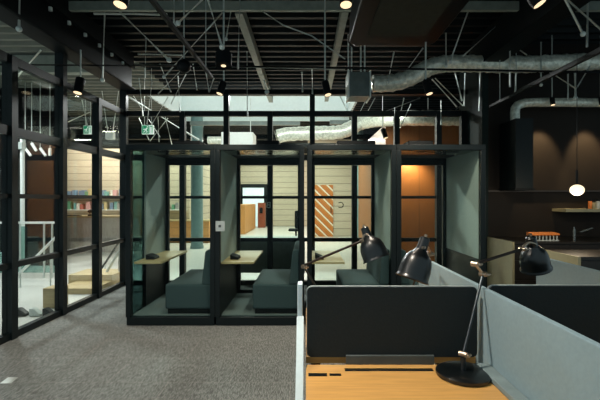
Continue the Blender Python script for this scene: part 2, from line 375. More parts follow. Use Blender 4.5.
# ------------------------------------------------------------------ meeting booths
BW = 1.055; BX = [-2.132, -1.076, .012, 1.07]
B0, B1 = 4.725, 5.97
blabels = ['black phone booth at the left end of the row, with tinted side glass',
           'black phone booth second from left, with a grey switch plate on its front post',
           'black phone booth second from right, with a boarded wooden door seen behind it',
           'black phone booth at the right end of the row, backed by orange wood']
slabels = ['teal grey booth sofa in the left end booth', 'teal grey booth sofa in the second booth from left', 'teal grey booth sofa behind the tilted desk lamp in the third booth', 'teal grey booth sofa in the right end booth, mostly hidden']
def booth(i):
    x0 = BX[i]; x1 = x0 + BW
    r = thing('phone_booth', blabels[i], 'booth', (x0 + BW / 2, (B0 + B1) / 2, 0), 'black phone booths in a row')
    f = MB()
    f.box((x0, B0, .1), (x0 + .058, B0 + .07, 2.08)); f.box((x1 - .058, B0, .1), (x1, B0 + .07, 2.08))
    f.box((x0, B0, 2.08), (x1, B0 + .07, 2.145))
    f.build('front_frame', M['black'], r, bevel=.004)
    MB().box((x0 + .01, B0 + .005, .005), (x1 - .01, B1 - .01, .1)).build('plinth', M['black'], r, bevel=.004)
    MB().box((x0 + .06, B0 + .07, .1), (x1 - .06, B1 - .06, .112)).build('booth_floor', M['booth_floor'], r)
    MB().box((x0 + .005, B0 + .07, 2.1), (x1 - .005, B1, 2.145)).build('roof', M['black'], r)
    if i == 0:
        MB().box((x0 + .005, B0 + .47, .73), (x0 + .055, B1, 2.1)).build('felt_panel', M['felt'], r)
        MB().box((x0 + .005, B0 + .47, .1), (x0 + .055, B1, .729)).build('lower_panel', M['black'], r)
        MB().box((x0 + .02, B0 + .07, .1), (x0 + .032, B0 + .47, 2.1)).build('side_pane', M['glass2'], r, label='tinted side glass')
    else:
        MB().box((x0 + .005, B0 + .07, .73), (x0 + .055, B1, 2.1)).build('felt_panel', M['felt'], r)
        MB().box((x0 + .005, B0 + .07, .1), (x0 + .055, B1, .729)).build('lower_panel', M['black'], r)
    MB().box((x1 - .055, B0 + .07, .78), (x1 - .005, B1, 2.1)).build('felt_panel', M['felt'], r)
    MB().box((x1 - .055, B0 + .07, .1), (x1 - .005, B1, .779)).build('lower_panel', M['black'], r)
    MB().box((x0 + .058, B0 + .03, .1), (x1 - .058, B0 + .038, 2.08)).build('front_pane', M['glass4'], r)
    g = MB()
    xm = (x0 + x1) / 2 - .02
    g.box((x0 + .055, B1 - .06, .1), (x0 + .1, B1, 2.1)); g.box((x1 - .1, B1 - .06, .1), (x1 - .055, B1, 2.1))
    g.box((x0 + .1, B1 - .06, 2.0), (x1 - .1, B1, 2.1)); g.box((x0 + .1, B1 - .06, .1), (x1 - .1, B1, .16))
    g.build('back_frame', M['black'], r)
    MB().box((x0 + .1, B1 - .035, .16), (x1 - .1, B1 - .025, 2.0)).build('back_pane', M['glass'], r)
    MB().box((x0 + .06, B0 + .08, 2.085), (x1 - .06, B0 + .55, 2.1)).build('ceiling_panel', M['mirror'], r)
    vs = MB()
    for k in range(22): vs.box((x0 + .3 + k * .024, B0 + .22, 2.079), (x0 + .315 + k * .024, B0 + .25, 2.085))
    vs.build('vent_holes', M['black2'], r)
    vx = x0 + (.46, .46, .38, .22)[i]
    MB().box((vx, B0 + .3, 2.145), (vx + (.34, .28, .48, .31)[i], B0 + .75, 2.235)).build('roof_vent', M['black2'], r, bevel=.01)
    if i < 3: MB().box((x0 + .055, B0 + .1, .715), (x0 + .055 + (.33, .39, .4, .3)[i], B1 - .07, .74)).build('table_top', M['wood_l'], r, bevel=.003)
    if i == 1:
        p_ = MB().box((x0 + .0551, B0 - .008, 1.12), (x0 + .16, B0 + .002, 1.24))
        p_.v = [v + Vector((-.045, 0, 0)) for v in p_.v]
        pl = p_.build('switch_plate', M['plate'], r)
        MB().box((x0 + .045, B0 - .014, 1.165), (x0 + .075, B0 - .008, 1.195)).build('button', M['bracket'], pl)
    # sofa, facing left
    s0 = x0 + .43; s1 = x1 - .058
    if i == 3: s0, s1 = x0 + .058, x1 - .43
    so = thing('booth_sofa', slabels[i], 'sofa', ((s0 + s1) / 2, (B0 + B1) / 2, .112), 'booth sofas')
    y0 = B0 + .1; y1 = B1 - .08
    MB().box((s0 + (.03 if i < 3 else 0), y0 + .02, .112), (s1 - (0 if i < 3 else .03), y1, .17)).build('base', M['black2'], so)
    MB().box((s0, y0, .17), (s1, y1, .47)).build('seat', M['sofa'], so, bevel=.022)
    bk = MB().prism([(s1 - .125, y0, .47), (s1 - .085, y0, .86), (s1 - .06, y0, .885), (s1 - .002, y0, .89), (s1 - .002, y0, .47)], (0, y1 - y0, 0))
    if i == 3: bk = MB().prism([(s0 + .125, y0, .47), (s0 + .085, y0, .86), (s0 + .06, y0, .885), (s0 + .002, y0, .89), (s0 + .002, y0, .47)], (0, y1 - y0, 0))
    bk.build('backrest', M['sofa'], so, bevel=.012)
    return r
for i in range(4): booth(i)
# black phones on the booth tables
for i, (dx, lab) in enumerate(((.12, 'black wireless charger lying on the wooden table of the left end booth'), (.12, 'black speakerphone on the table of the booth with the switch plate'), (.1, 'black speakerphone on the table seen behind the long lamp arm'))):
    c = Vector((BX[i] + .055 + dx, 5.1, .7405))
    t = thing('speakerphone', lab, 'phone', c, 'black devices on the booth tables')
    MB().prism([(c.x - .05, c.y - .1, c.z), (c.x + .06, c.y - .1, c.z), (c.x + .045, c.y - .1, c.z + .03), (c.x - .05, c.y - .1, c.z + .065)], (0, .2, 0)).build('body', M['black2'], t, bevel=.008)
    MB().box((c.x - .03, c.y - .04, c.z + .061), (c.x - .012, c.y + .04, c.z + .066)).build('button_strip', M['bracket'], t)

# ------------------------------------------------------------------ desks, screens, dividers
DL, DR = 0.0, .81
def desk(x0, x1, y0, y1, label, back):
    r = thing('work_desk', label, 'desk', ((x0 + x1) / 2, (y0 + y1) / 2, 0), 'oak work desks')
    yb = y1 if back else y0
    q = MB(); sx0, sx1 = x0 + .17, x0 + .56
    if back:
        q.box((x0, y0, .72), (x1, y1 - .068, .75)); q.box((x0, y1 - .036, .72), (x1, y1, .75))
        q.box((x0, y1 - .068, .72), (sx0, y1 - .036, .75)); q.box((sx1, y1 - .068, .72), (x1, y1 - .036, .75))
    else: q.box((x0, y0, .72), (x1, y1, .75))
    q.build('desk_top', M['desk'], r)
    if back:
        MB().box((sx0, y1 - .068, .7), (sx1, y1 - .036, .746)).build('cable_slot', M['black2'], r)
        MB().box((x0 + .01, y1 - .118, .745), (x0 + .09, y1 - .092, .7525)).build('power_socket', M['black2'], r)
        MB().box((x0 + .1, y1 - .114, .745), (x0 + .15, y1 - .096, .7525)).build('power_socket', M['black2'], r)
    for x in (x0 + .03, x1 - .07):
        for y in (y0 + .04, y1 - .08):
            MB().box((x, y, 0), (x + .04, y + .04, .72)).build('leg', M['black'], r)
    return r
desk(DL, DR - .005, 1.0, 1.81, 'oak work desk in the foreground carrying the black round lamp base', True)
desk(DL, DR - .005, 1.9, 2.75, 'oak work desk behind the near charcoal screen, facing it', False)
desk(DR + .035, 1.645, 1.0, 1.81, 'oak work desk in the right bay, hidden by the pale divider', True)
desk(DR + .035, 1.645, 1.9, 2.75, 'oak work desk behind the charcoal screen of the right bay', False)
def screen(x0, x1, z0, z1, label):
    r = thing('desk_screen', label, 'desk screen', ((x0 + x1) / 2, 1.84, .76), 'charcoal desk screens')
    MB().rrect(x0 + .003, x1 - .003, z0 + .003, z1 - .003, 1.826, 1.858, .022).build('panel', M['screen'], r)
    q = MB().rrect(x0, x1, z0, z1, 1.834, 1.85, .025); q.build('piping', M['piping'], r)
    xm = x0 + .38
    MB().box((xm - .2, 1.812, .735), (xm + .2, 1.826, .79)).build('bracket', M['bracket'], r, bevel=.002)
    MB().box((xm - .2, 1.812, .69), (xm + .2, 1.86, .735)).build('clamp', M['bracket'], r)
screen(.002, .785, .775, 1.1, 'charcoal desk screen with rounded corners behind the near oak desk')
screen(.836, 1.63, .775, 1.105, 'charcoal desk screen with rounded corners right of the pale divider')
def divider(x, y0, y1, z0, z1, label):
    r = thing('desk_divider', label, 'divider', (x, (y0 + y1) / 2, 0), 'pale felt desk dividers')
    MB().box((x - .012, y0, z0), (x + .012, y1, z1)).build('felt_panel', M['felt_l'], r, bevel=.004)
    for y in (max(y0, 1.0) + .12, y1 - .15):
        MB().box((x - .02, y, 0), (x + .02, y + .05, z0)).build('foot', M['black'], r)
    return r
dv = divider(DR + .012, 0.72, 2.88, .55, 1.092, 'long pale felt divider between the near oak desk and the right bay')
MB().box((DR - .055, .9, .7505), (DR - .001, 1.77, .775)).build('cable_trough', M['tray'], dv, bevel=.004, label='grey trough along the foot of the divider')
divider(1.667, 1.0, 2.88, .4, 1.092, 'pale felt divider at right in front of the dark kitchen units')
# left divider: a thin panel beyond and a wider end panel on this side
r = thing('desk_divider', 'narrow pale divider seen edge-on at the left of the near desk', 'divider', (-.03, 2.4, 0), 'pale felt desk dividers')
MB().box((-.041, 1.92, .35), (-.017, 2.0, 1.09)).build('felt_panel', M['felt_lit'], r, bevel=.003)
MB().prism([(-.044, 1.918, .0), (-.044, 1.918, .94), (-.044, 1.62, .66), (-.044, 1.5, .0)], (.034, 0, 0)).build('end_panel', M['felt_lit'], r, bevel=.003)

# ------------------------------------------------------------------ desk lamps
def desk_lamp(label, base, elbow, elbow2, neck, cap, rim, r_rim, group='black jointed desk lamps'):
    base = Vector(base); elbow = Vector(elbow); elbow2 = Vector(elbow2); neck = Vector(neck); cap = Vector(cap); rim = Vector(rim)
    t = thing('desk_lamp', label, 'desk lamp', base, group)
    MB().lathe([(0, .1), (.004, .112), (.016, .112), (.022, .1), (.024, .0)], base, (0, 0, 1), 40, True).build('base', M['gloss'], t)
    st = MB().tube(base + Vector((0, 0, .022)), base + Vector((0, 0, .075)), .011, 14)
    st.build('stem', M['chrome'], t)
    k = base + Vector((0, 0, .09))
    def joint(p, ax, s=1.0):
        q = MB(); ax = Vector(ax).normalized(); q.tube(p - ax * .016 * s, p + ax * .016 * s, .012 * s, 14)
        q.tube(p + ax * .016 * s, p + ax * .026 * s, .007 * s, 8)
        x, y, _ = q.frame_of(ax)
        q.tube(p + ax * .026 * s - x * .014 * s, p + ax * .026 * s + x * .014 * s, .005 * s, 8)
        return q.build('joint', M['brass'], t)
    side = (elbow - k).cross(Vector((0, 0, 1))); side = side.normalized() if side.length > .01 else Vector((0, -1, 0))
    if side.y > 0: side = -side
    joint(k, side); joint(elbow, side)
    MB().tube(k, elbow, .006, 10).build('lower_arm', M['chrome'], t)
    MB().tube(elbow, elbow2, .006, 8).build('link', M['brass'], t)
    if (elbow2 - elbow).length > .03: joint(elbow2, side)
    MB().tube(elbow2, neck, .0075, 10).build('upper_arm', M['bronze'], t)
    joint(neck, side, .9)
    ax = (rim - cap); L = ax.length; d = ax.normalized()
    # shade: a narrow socket that opens into a deep bell
    R = r_rim
    prof = [(0.0, .0), (.002, .018), (.008, .024), (L * .30, .027), (L * .33, .033), (L * .37, R * .5), (L * .43, R * .7), (L * .51, R * .84), (L * .62, R * .94), (L * .76, R * .99), (L * .93, R), (L * .96, R * 1.02), (L, R * 1.09), (L * 1.008, R * 1.09),
            (L * .955, R * .97), (L * .75, R * .95), (L * .6, R * .88), (L * .5, R * .76), (L * .42, R * .6), (L * .37, .02)]
    sh = MB().lathe(prof, cap, d, 36).build('shade', M['gloss'], t)
    q = MB(); p1 = cap + d * L * .27
    q.path([neck, neck * .5 + p1 * .5 + Vector((0, -.01, .022)), p1 + Vector((0, -.03, .006)), p1], .0075, 8, step=.01)
    q.build('yoke', M['brass'], t)
    MB().tube(cap - d * .012, cap + d * .004, .008, 10).build('switch_knob', M['brass'], sh)
    MB().ball(cap + d * L * .62, .028, 16).build('bulb', M['white'], sh)
    return t
desk_lamp('black desk lamp whose round base stands on the near oak desk',
          (.668, 1.70, .7505), P(483, 274, 1.84), P(475, 264, 1.84), P(522, 249, 2.04), P(530.5, 236, 2.08), P(536, 268.5, 2.12), .072)
desk_lamp('black desk lamp with a long arm above the left end of the charcoal screen',
          (.13, 2.5, .7505), P(304, 267, 2.4), P(304.5, 265, 2.4), P(362, 241, 2.4), P(364, 227, 2.42), P(376.5, 259, 2.38), .077)
desk_lamp('black desk lamp with its large shade tilted left just above the charcoal screen',
          (.63, 2.47, .7505), P(422, 252, 2.35), P(423, 250, 2.34), P(431, 254, 2.05), P(425.5, 237, 1.98), P(412, 279, 1.95), .076)

# ------------------------------------------------------------------ kitchen at right
def cabinet(label, x0, x1, y0, y1, top, cols, name='kitchen_unit'):
    r = thing(name, label, 'kitchen unit', ((x0 + x1) / 2, (y0 + y1) / 2, 0), 'dark kitchen units')
    MB().box((x0 + .03, y0 + .02, .08), (x1, y1, top - .03)).build('body', M['unit'], r)
    MB().box((x0 + .05, y0 + .06, 0), (x1, y1, .08)).build('toe_kick', M['black2'], r)
    MB().box((x0, y0, 0), (x0 + .03, y1, top)).build('gable', M['olive'], r, label='olive grey end panel')
    MB().box((x0 + .03, y0, top - .03), (x1, y1, top)).build('worktop', M['worktop'], r)
    w = (x1 - x0 - .04) / cols
    for k in range(cols):
        for z0, z1 in ((.09, .36), (.37, .64), (.65, top - .045)):
            d = MB().box((x0 + .035 + k * w, y0 + .002, z0), (x0 + .025 + (k + 1) * w, y0 + .02, z1)).build('drawer', M['unit'], r, bevel=.003)
    return r
cabinet('dark kitchen counter along the wall, with the tap and the dish rack on it', 2.88, 6.8, 5.58, 6.44, .9, 5)
cabinet('dark kitchen island nearer the desks, only its left end in view', 2.815, 6.4, 4.14, 4.74, .9, 4, 'kitchen_island')
t = thing('range_hood', 'black range hood box hanging on the dark kitchen wall', 'range hood', (3.24, 6.2, 1.63))
MB().box((3.12, 5.95, 1.66), (3.38, 6.448, 2.7)).build('chimney', M['black'], t)
MB().box((3.10, 5.93, 1.63), (3.40, 6.448, 1.66)).build('intake', M['black2'], t)
q = MB().path([P(515, 131, 6.2), P(515, 118, 6.2), P(515.5, 108, 6.2), P(521, 104, 6.2), P(532, 102.5, 6.2), P(560, 102.5, 6.2), P(640, 103, 6.2)], .068, 16, step=.06)
q.build('duct_pipe', M['foil'], label='shiny round duct rising from the range hood and turning right', cat='duct')
MB().box((2.9, 6.40, 1.615), (7.9, 6.449, 1.64)).build('wall_ledge', M['unit'], label='thin dark ledge running along the kitchen wall', cat='ledge')
sh = MB().box(P(566, 212, 6.1) , (7.0, 6.449, P(566, 209, 6.1).z)).build('floating_shelf', M['olive'], label='olive floating shelf on the kitchen wall holding jars', cat='shelf')
for k, (px, h, mm, lab) in enumerate(((590, .15, 'rackwood', 'amber spice jar, leftmost on the kitchen shelf'), (594, .13, 'olive', 'olive spice jar, second on the kitchen shelf'), (598, .15, 'plate', 'pale spice jar, third on the kitchen shelf'), (602, .15, 'olive', 'olive spice jar at the edge of the frame on the kitchen shelf'))):
    c = P(px, 209, 6.25); c.z = P(566, 209, 6.1).z + .0005
    j = thing('spice_jar', lab, 'jar', c, 'spice jars on the kitchen shelf')
    MB().lathe([(0, .024), (.005, .026), (h - .04, .026), (h - .03, .02)], c, (0, 0, 1), 14, True, True).build('jar_body', M[mm], j)
    MB().tube(c + Vector((0, 0, h - .03)), c + Vector((0, 0, h)), .023, 14).build('lid', M['black2'], j)
# tap
c = P(574, 237, 5.95); c.z = .9005
t = thing('kitchen_tap', 'steel kitchen tap with a raised spout on the wall counter', 'tap', c)
MB().tube(c, c + Vector((0, 0, .15)), .02, 14).build('body', M['tap'], t)
MB().path([c + Vector((0, 0, .1)), c + Vector((.08, -.02, .11)), c + Vector((.24, -.05, .17))], .014, 10).build('spout', M['tap'], t)
MB().tube(c + Vector((0, 0, .15)), c + Vector((-.005, 0, .185)), .011, 10).build('lever', M['tap'], t)
# dish rack
c = P(543, 238, 5.75); c.z = .9005
t = thing('dish_rack', 'dish rack with an orange wooden rail on the dark counter', 'dish rack', c)
q = MB()
for k in range(9): q.tube(c + Vector((-.2 + k * .05, 0, 0)), c + Vector((-.2 + k * .05, 0, .075)), .009, 8)
q.box(c + Vector((-.22, -.015, 0)), c + Vector((.22, .015, .012)))
q.build('wire_frame', M['plate'], t)
MB().prism([c + Vector(v) for v in ((-.225, -.03, .075), (-.225, -.03, .125), (.15, -.03, .125), (.225, -.03, .105), (.225, -.03, .08))], (0, .06, 0)).build('wooden_rail', M['rackwood'], t, bevel=.006)
# pendant
c = P(577, 190, 5.0)
t = thing('pendant_lamp', 'round white glowing pendant lamp over the kitchen', 'lamp', c)
MB().ball(c, .08, 28, .84).build('globe', M['globe'], t)
MB().tube(c + Vector((0, 0, .07)), c + Vector((0, 0, .25)), .014, 10).build('socket', M['black2'], t)
MB().tube(c + Vector((0, 0, .25)), (c.x, c.y, 3.995), .004, 6).build('cord', M['black2'], t)

# ------------------------------------------------------------------ foil duct, duct box, ceiling unit
q = MB().path([P(371, 84, 6.1), P(392, 83, 6.1), P(410, 78, 6.1), P(424, 70, 6.1), P(438, 65, 6.1), P(455, 63.5, 6.1), P(485, 64, 6.1), P(520, 64.5, 6.1), P(560, 63, 6.1), P(640, 60, 6.1)], .124, 22, wrinkle=.1, step=.045)
q.build('flexible_duct', M['foil'], label='wrinkled silver foil duct curving up to the right under the ceiling', cat='duct')
DY = 6.0
a = P(349, 97, DY); bq = P(369, 73, DY)
t = thing('duct_box', 'grey metal duct box at the left end of the foil duct', 'duct box', (a.x + .15, DY + .15, a.z))
MB().box((a.x, DY - .05, a.z), (bq.x, DY + .3, bq.z)).build('box', M['galv'], t)
for x in (a.x - .02, bq.x): MB().box((x, DY - .07, a.z - .02), (x + .02, DY + .32, bq.z + .02)).build('flange', M['rod'], t)
for x in (a.x, a.x + .05, a.x + .19, a.x + .25): MB().tube((x, DY + .1, bq.z), (x, DY + .1, 4.02), .012, 8).build('hanger', M['rod'], t)
t = thing('air_conditioner', 'large dark ceiling air conditioner with rounded corners at the top of the picture', 'air conditioner', (.93, 3.7, 3.2))
pts = []
for cx, cy, a0 in ((1.29, 4.32, 0), (.59, 4.32, 90), (.59, 2.92, 180), (1.29, 2.92, 270)):
    for k in range(7):
        an = math.radians(a0 + 15 * k); pts.append((cx + .12 * math.cos(an), cy + .12 * math.sin(an), 3.2))
MB().prism(pts, (0, 0, .28)).build('casing', M['beam'], t, bevel=.015)
MB().box((.64, 3.1, 3.19), (1.24, 4.15, 3.2)).build('grille', M['acgrille'], t)
for x in (.6, 1.28):
    for y in (2.95, 4.3): MB().tube((x, y, 3.48), (x, y, 4.0), .01, 8).build('hanger', M['rod'], t)
MB().path([P(361, 0, 3.6), P(356, 10, 3.9), P(353, 25, 4.2), P(350, 35, 4.4), P(349, 41, 4.55), P(354, 47, 4.6)], .018, 8, step=.05).build('refrigerant_hose', M['black2'], label='black hose looping along the left edge of the air conditioner', cat='hose')

# ------------------------------------------------------------------ tracks, conduits and rods overhead
def rod(name, pts, r, m, label, cat='rod', group=None, knob=False):
    q = MB().path(pts, r, 8)
    if knob:
        p = Vector(pts[-1]); q.ball(p, r * 2.2, 8)
    return q.build(name, m, label=label, cat=cat, group=group)
rod('cable_conduit', [P(-60, 64, 5.1), P(300, 67, 5.1), P(700, 74, 5.1)], .014, M['black2'], 'long thin black conduit crossing the whole ceiling from left to right', 'conduit')
rod('steel_pipe', [P(135, 65, 5.6), P(345, 69, 5.6)], .015, M['dirod'], 'thin grey pipe running level under the deck at upper middle', 'pipe')
rod('steel_pipe', [P(94, 13.5, 4.7), P(167, 14.5, 4.7)], .016, M['dirod'], 'short grey pipe near the top left, just under the grey beam', 'pipe')
rod('steel_pipe', [P(138, 54, 5.2), P(182, 55, 5.2)], .014, M['dirod'], 'short grey pipe at upper left, below the diagonal pipe', 'pipe')
for x, y0, y1, z, lab in ((-1.19, 2.6, 5.05, 3.02, 'black lighting track running away diagonally at upper left'), (2.86, 3.4, 6.2, 2.92, 'lower black lighting track running away above the kitchen'), (3.1, 3.4, 6.2, 3.06, 'upper black lighting track running away above the kitchen')):
    t = thing('lighting_track', lab, 'track', (x, (y0 + y1) / 2, z), 'black lighting tracks')
    MB().box((x - .018, y0, z), (x + .018, y1, z + .035)).build('rail', M['black2'], t)
    for y in (y0 + .2, y1 - .3): MB().tube((x, y, z + .035), (x, y, 4.0), .006, 6).build('hanger', M['dirod'], t)
G = 'steel rods hanging under the black ceiling'
RODS = [
 ((20, -20), (19, 29), 4.2, .014, 1, 'upright rod at the top left corner in front of the big beam'),
 ((105, 6), (102.5, 80), 4.6, .013, 1, 'long upright rod in front of the big left beam'),
 ((117, 9), (169, 60), 3.6, .016, 1, 'thick slanted rod running down right from the top left spotlight'),
 ((146, 38), (145, 78), 4.6, .011, 0, 'upright rod below the thick slanted rod at upper left'),
 ((174, -10), (174, 26), 4.0, .012, 1, 'short upright rod at the top, left of the black track'),
 ((205, -3), (178, 23), 4.0, .012, 1, 'short slanted rod meeting the short upright rod at the top'),
 ((223, 12), (164, 77), 4.4, .011, 1, 'long slanted rod with a turnbuckle crossing the black track'),
 ((207, -4), (222, 47), 3.8, .012, 1, 'slanted rod leading down to the big round spotlight'),
 ((232, 5), (226, 39), 3.9, .011, 1, 'short rod slanting beside the big round spotlight on its right'),
 ((240, -10), (238, 69), 4.4, .011, 0, 'upright rod right of the big round spotlight'),
 ((247, 52), (247.5, 116), 6.2, .011, 0, 'upright rod in front of the skylight, left of the middle'),
 ((302, 72), (302.5, 92), 5.6, .012, 0, 'short upright rod below the level grey pipe at upper middle'),
 ((312, 69), (312.5, 94), 5.8, .012, 0, 'short upright rod beside the middle post above the skylight'),
 ((394, 52), (388, 82), 5.2, .012, 1, 'slanted rod above the left end of the foil duct'),
 ((423, 48), (407, 70), 4.8, .011, 0, 'short slanted rod just below the air conditioner'),
 ((470, 6), (450, 62), 4.9, .013, 1, 'long slanted rod in front of the foil duct'),
 ((446, 33), (446, 66), 4.9, .013, 1, 'upright rod at the bend of the foil duct'),
 ((503, 20), (463, 56), 4.8, .012, 0, 'slanted brownish rod above the foil duct at right'),
 ((495, 33), (527, 55), 5.1, .010, 0, 'thin rod slanting down right onto the foil duct'),
 ((510, 18), (510, 87), 4.6, .014, 0, 'long upright rod crossing the foil duct at right'),
 ((563, -5), (583, 34), 4.0, .012, 1, 'left one of two rods spreading from the top right'),
 ((562, -5), (606, 34), 4.0, .010, 0, 'right one of two rods spreading from the top right'),
 ((588, -5), (587, 47), 4.2, .011, 0, 'upright rod near the top right corner'),
 ((455, 73), (462, 101), 5.6, .011, 0, 'short slanted rod hanging below the bend of the foil duct'),
 ((465, 73), (464, 106), 5.6, .011, 0, 'short upright rod hanging below the foil duct, left of three'),
 ((480, 73), (479, 111), 5.6, .012, 0, 'upright rod reaching down to the right end of the partition'),
 ((516, 73), (515, 95), 5.6, .012, 0, 'short upright rod below the foil duct above the hood pipe'),
 ((541, 42), (541, 85), 5.0, .011, 1, 'upright rod crossing the foil duct right of the hood'),
 ((568, 74), (568, 100), 5.4, .010, 0, 'short upright rod just left of the V shaped brace'),
 ((575, 73), (575.5, 98), 5.4, .013, 1, 'upright rod at the foot of the V shaped brace'),
 ((550, 72), (575, 88), 5.4, .009, 0, 'left leg of the V shaped brace at right'),
 ((590, 66), (576, 89), 5.4, .009, 0, 'right leg of the V shaped brace at right'),
 ((432, 79), (457, 107), 6.4, .011, 0, 'lower slanted rod right of the spotlight under the duct'),
 ((435, 78), (463, 106), 6.4, .009, 0, 'upper slanted rod right of the spotlight under the duct'),
 ((160, 64), (171, 92), 5.8, .010, 0, 'slanted rod in the tangle at upper left, leftmost'),
 ((189, 62), (158, 94), 6.0, .010, 0, 'slanted rod crossing the tangle at upper left'),
 ((178, 76), (180, 112), 6.0, .010, 0, 'upright rod in the tangle at upper left'),
 ((206, 72), (209, 92), 5.5, .010, 0, 'left leg of the small V below the black track'),
 ((214, 78), (209, 92), 5.5, .010, 0, 'right leg of the small V below the black track'),
 ((139, 78), (143, 116), 6.2, .011, 0, 'upright rod behind the end of the big beam'),
 ((152, 82), (147, 124), 6.6, .009, 0, 'left hanger rod of the nearer exit sign'),
 ((168, 97), (152, 124), 6.6, .009, 0, 'right slanted hanger rod of the nearer exit sign'),
 ((264, 80), (267, 92), 6.0, .016, 1, 'short bright clip rod at the foot of the grey joist'),
 ((129, 97), (199, 140), 8.2, .022, 0, 'long pale rod slanting down right in front of the skylight corner'),
 ((131, 92), (160, 137), 7.4, .010, 0, 'slanted rod crossing behind the nearer exit sign'),
 ((168, 118), (150, 141), 7.6, .010, 0, 'slanted rod low behind the nearer exit sign'),
 ((139, 118), (149, 140), 7.6, .010, 0, 'short slanted rod left behind the nearer exit sign'),
 ((158, 116), (159, 142), 7.8, .012, 0, 'upright rod right behind the nearer exit sign'),
 ((186, 74), (171, 104), 6.3, .010, 0, 'slanted rod above the skylight corner'),
 ((193, 64), (197, 90), 5.9, .010, 0, 'upright rod hanging left of the small skylight spotlight'),
 ((340, 96), (352, 120), 7.6, .012, 0, 'slanted rod at the right corner of the skylight'),
 ((352, 97), (344, 118), 7.6, .012, 0, 'slanted rod crossing the right corner of the skylight'),
 ((395, 108), (394, 124), 6.6, .010, 0, 'short rod in the truss above the third booth'),
 ((411, 104), (400, 128), 6.8, .012, 0, 'slanted rod above the right end booth'),
 ((441, 100), (441, 125), 6.8, .010, 0, 'upright rod above the right end booth'),
]
ceil_z = lambda x, y: 4.0
for (a, b_, Y, r_, knob, lab) in RODS:
    ty, by = min(a[1], b_[1]), max(a[1], b_[1])
    if 0 <= ty < 72 and Y < 5.4: Y = min(5.95, 2.505 * 400 / (199 - ty))      # hung straight from the deck
    p0 = P(a[0], a[1], Y); p1 = P(b_[0], b_[1], Y)
    if p0.z > 4.01: p0 = p1 + (p0 - p1) * ((4.01 - p1.z) / (p0.z - p1.z))
    rod('steel_rod', [p0, p1], r_ * 1.0, M['rod'] if knob or Y > 5.3 else M['dirod'], lab, 'rod', G, knob)
rod('hanging_cable', [P(262, 11, 4.9), P(283, 25, 4.9), P(312, 36, 4.9), P(345, 59, 4.9)], .008, M['dirod'], 'loose thin cable drooping down right across the ceiling middle', 'cable')
q = MB()
p0 = P(215, 21, 4.37); p1 = P(206, 31, 4.37); q.path([p0, p0 * .7 + p1 * .3 + Vector((.02, 0, .02)), p1 * .7 + p0 * .3 + Vector((.02, 0, .02)), p1], .006, 6); q.path([p0, p0 * .7 + p1 * .3 - Vector((.02, 0, .02)), p1 * .7 + p0 * .3 - Vector((.02, 0, .02)), p1], .006, 6)
q.build('turnbuckle', M['rod'], label='small steel turnbuckle on the long slanted rod at the top', cat='turnbuckle')

# ------------------------------------------------------------------ ceiling spotlights
def spot(c, r, h, label, top, power=0, tgt=None, size=80, tilt=(0, 0, -1), col=(1, .86, .7), lens=.86):
    c = Vector(c); ld = Vector(tilt).normalized(); d = Vector((tilt[0], -.22, -1)).normalized()
    t = thing('ceiling_spotlight', label, 'spotlight', c, 'black cylinder ceiling spotlights')
    MB().lathe([(-h, .0), (-h, r * .9), (-h * .96, r), (0, r), (0, r * .92), (-.006, r * .9), (-.008, .0005)], c, d, 24).build('housing', M['black2'], t)
    MB().lathe([(0, .0005), (.002, r * lens)], c - d * .003, d, 24).build('lens', M['lens'], t)
    p = c - d * h
    MB().tube(p, (p.x, p.y, top), .009, 8).build('stem', M['dirod'], t)
    if power:
        l = lamp('SPOT', 'spotlight_beam', c + d * .01, power, col, spot_size=math.radians(size), spot_blend=.6, shadow_soft_size=.05)
        aim(l, tgt if tgt is not None else l.location + ld)
    return t
spot(P(120, 5, 2.9), .052, .14, 'glowing black spotlight cut by the top edge at left', 3.99, 120, None, 100, (-.12, .1, -1))
spot(P(346, 5, 2.9), .048, .14, 'glowing black spotlight cut by the top edge, beside the air conditioner', 3.99, 170, None, 100, (0, .28, -1))
spot(P(540, 4, 2.9), .052, .14, 'glowing black spotlight cut by the top edge at right', 3.99, 170, None, 100, (.5, .55, -1))
spot(P(77.5, 93, 5.0), .055, .2, 'black spotlight hanging under the big left beam', 3.38, 60, None, 90, (-.08, .1, -1))
spot(P(219.5, 94, 4.3), .038, .145, 'small black spotlight hanging in front of the skylight at left', 3.99, 90, None, 110, (-.3, .45, -1))
spot(P(328, 95, 4.3), .04, .16, 'small black spotlight hanging in front of the right end of the skylight', 3.99, 90, None, 110, (.2, .45, -1))
spot(P(429.5, 94, 4.3), .04, .16, 'small black spotlight hanging under the foil duct', 3.99, 90, None, 110, (.2, .45, -1))
spot(P(223.5, 66, 4.0), .082, .14, 'big round black spotlight hanging at upper left of the middle', 3.9, 0, None, 60, (.03, .3, -1), lens=.3)
spot(P(386, 138, 8.0), .05, .2, 'black spotlight beyond the glass above the third booth', 3.99, 22, None, 90, (.3, .2, -1))
c = P(184, 66, 4.6)
t = thing('ceiling_speaker', 'black round speaker hanging among the rods left of the big spotlight', 'speaker', c)
MB().ball(c, .08, 20).build('body', M['black2'], t); MB().tube(c + Vector((0, 0, .06)), (c.x, c.y, 4.0), .008, 8).build('stem', M['dirod'], t)
# two more of the row that hangs over the desks, above the picture's top edge
spot((-.45, 1.75, 2.85), .05, .14, 'black spotlight over the near oak desk, above the frame at left', 3.99, 200, None, 90, (.38, -.12, -1), (1, .9, .76))
spot((-2.3, 1.2, 2.85), .05, .14, 'black spotlight over the carpet, above the frame at far left', 3.99, 230, None, 120, (.1, .25, -1), (1, .92, .84))
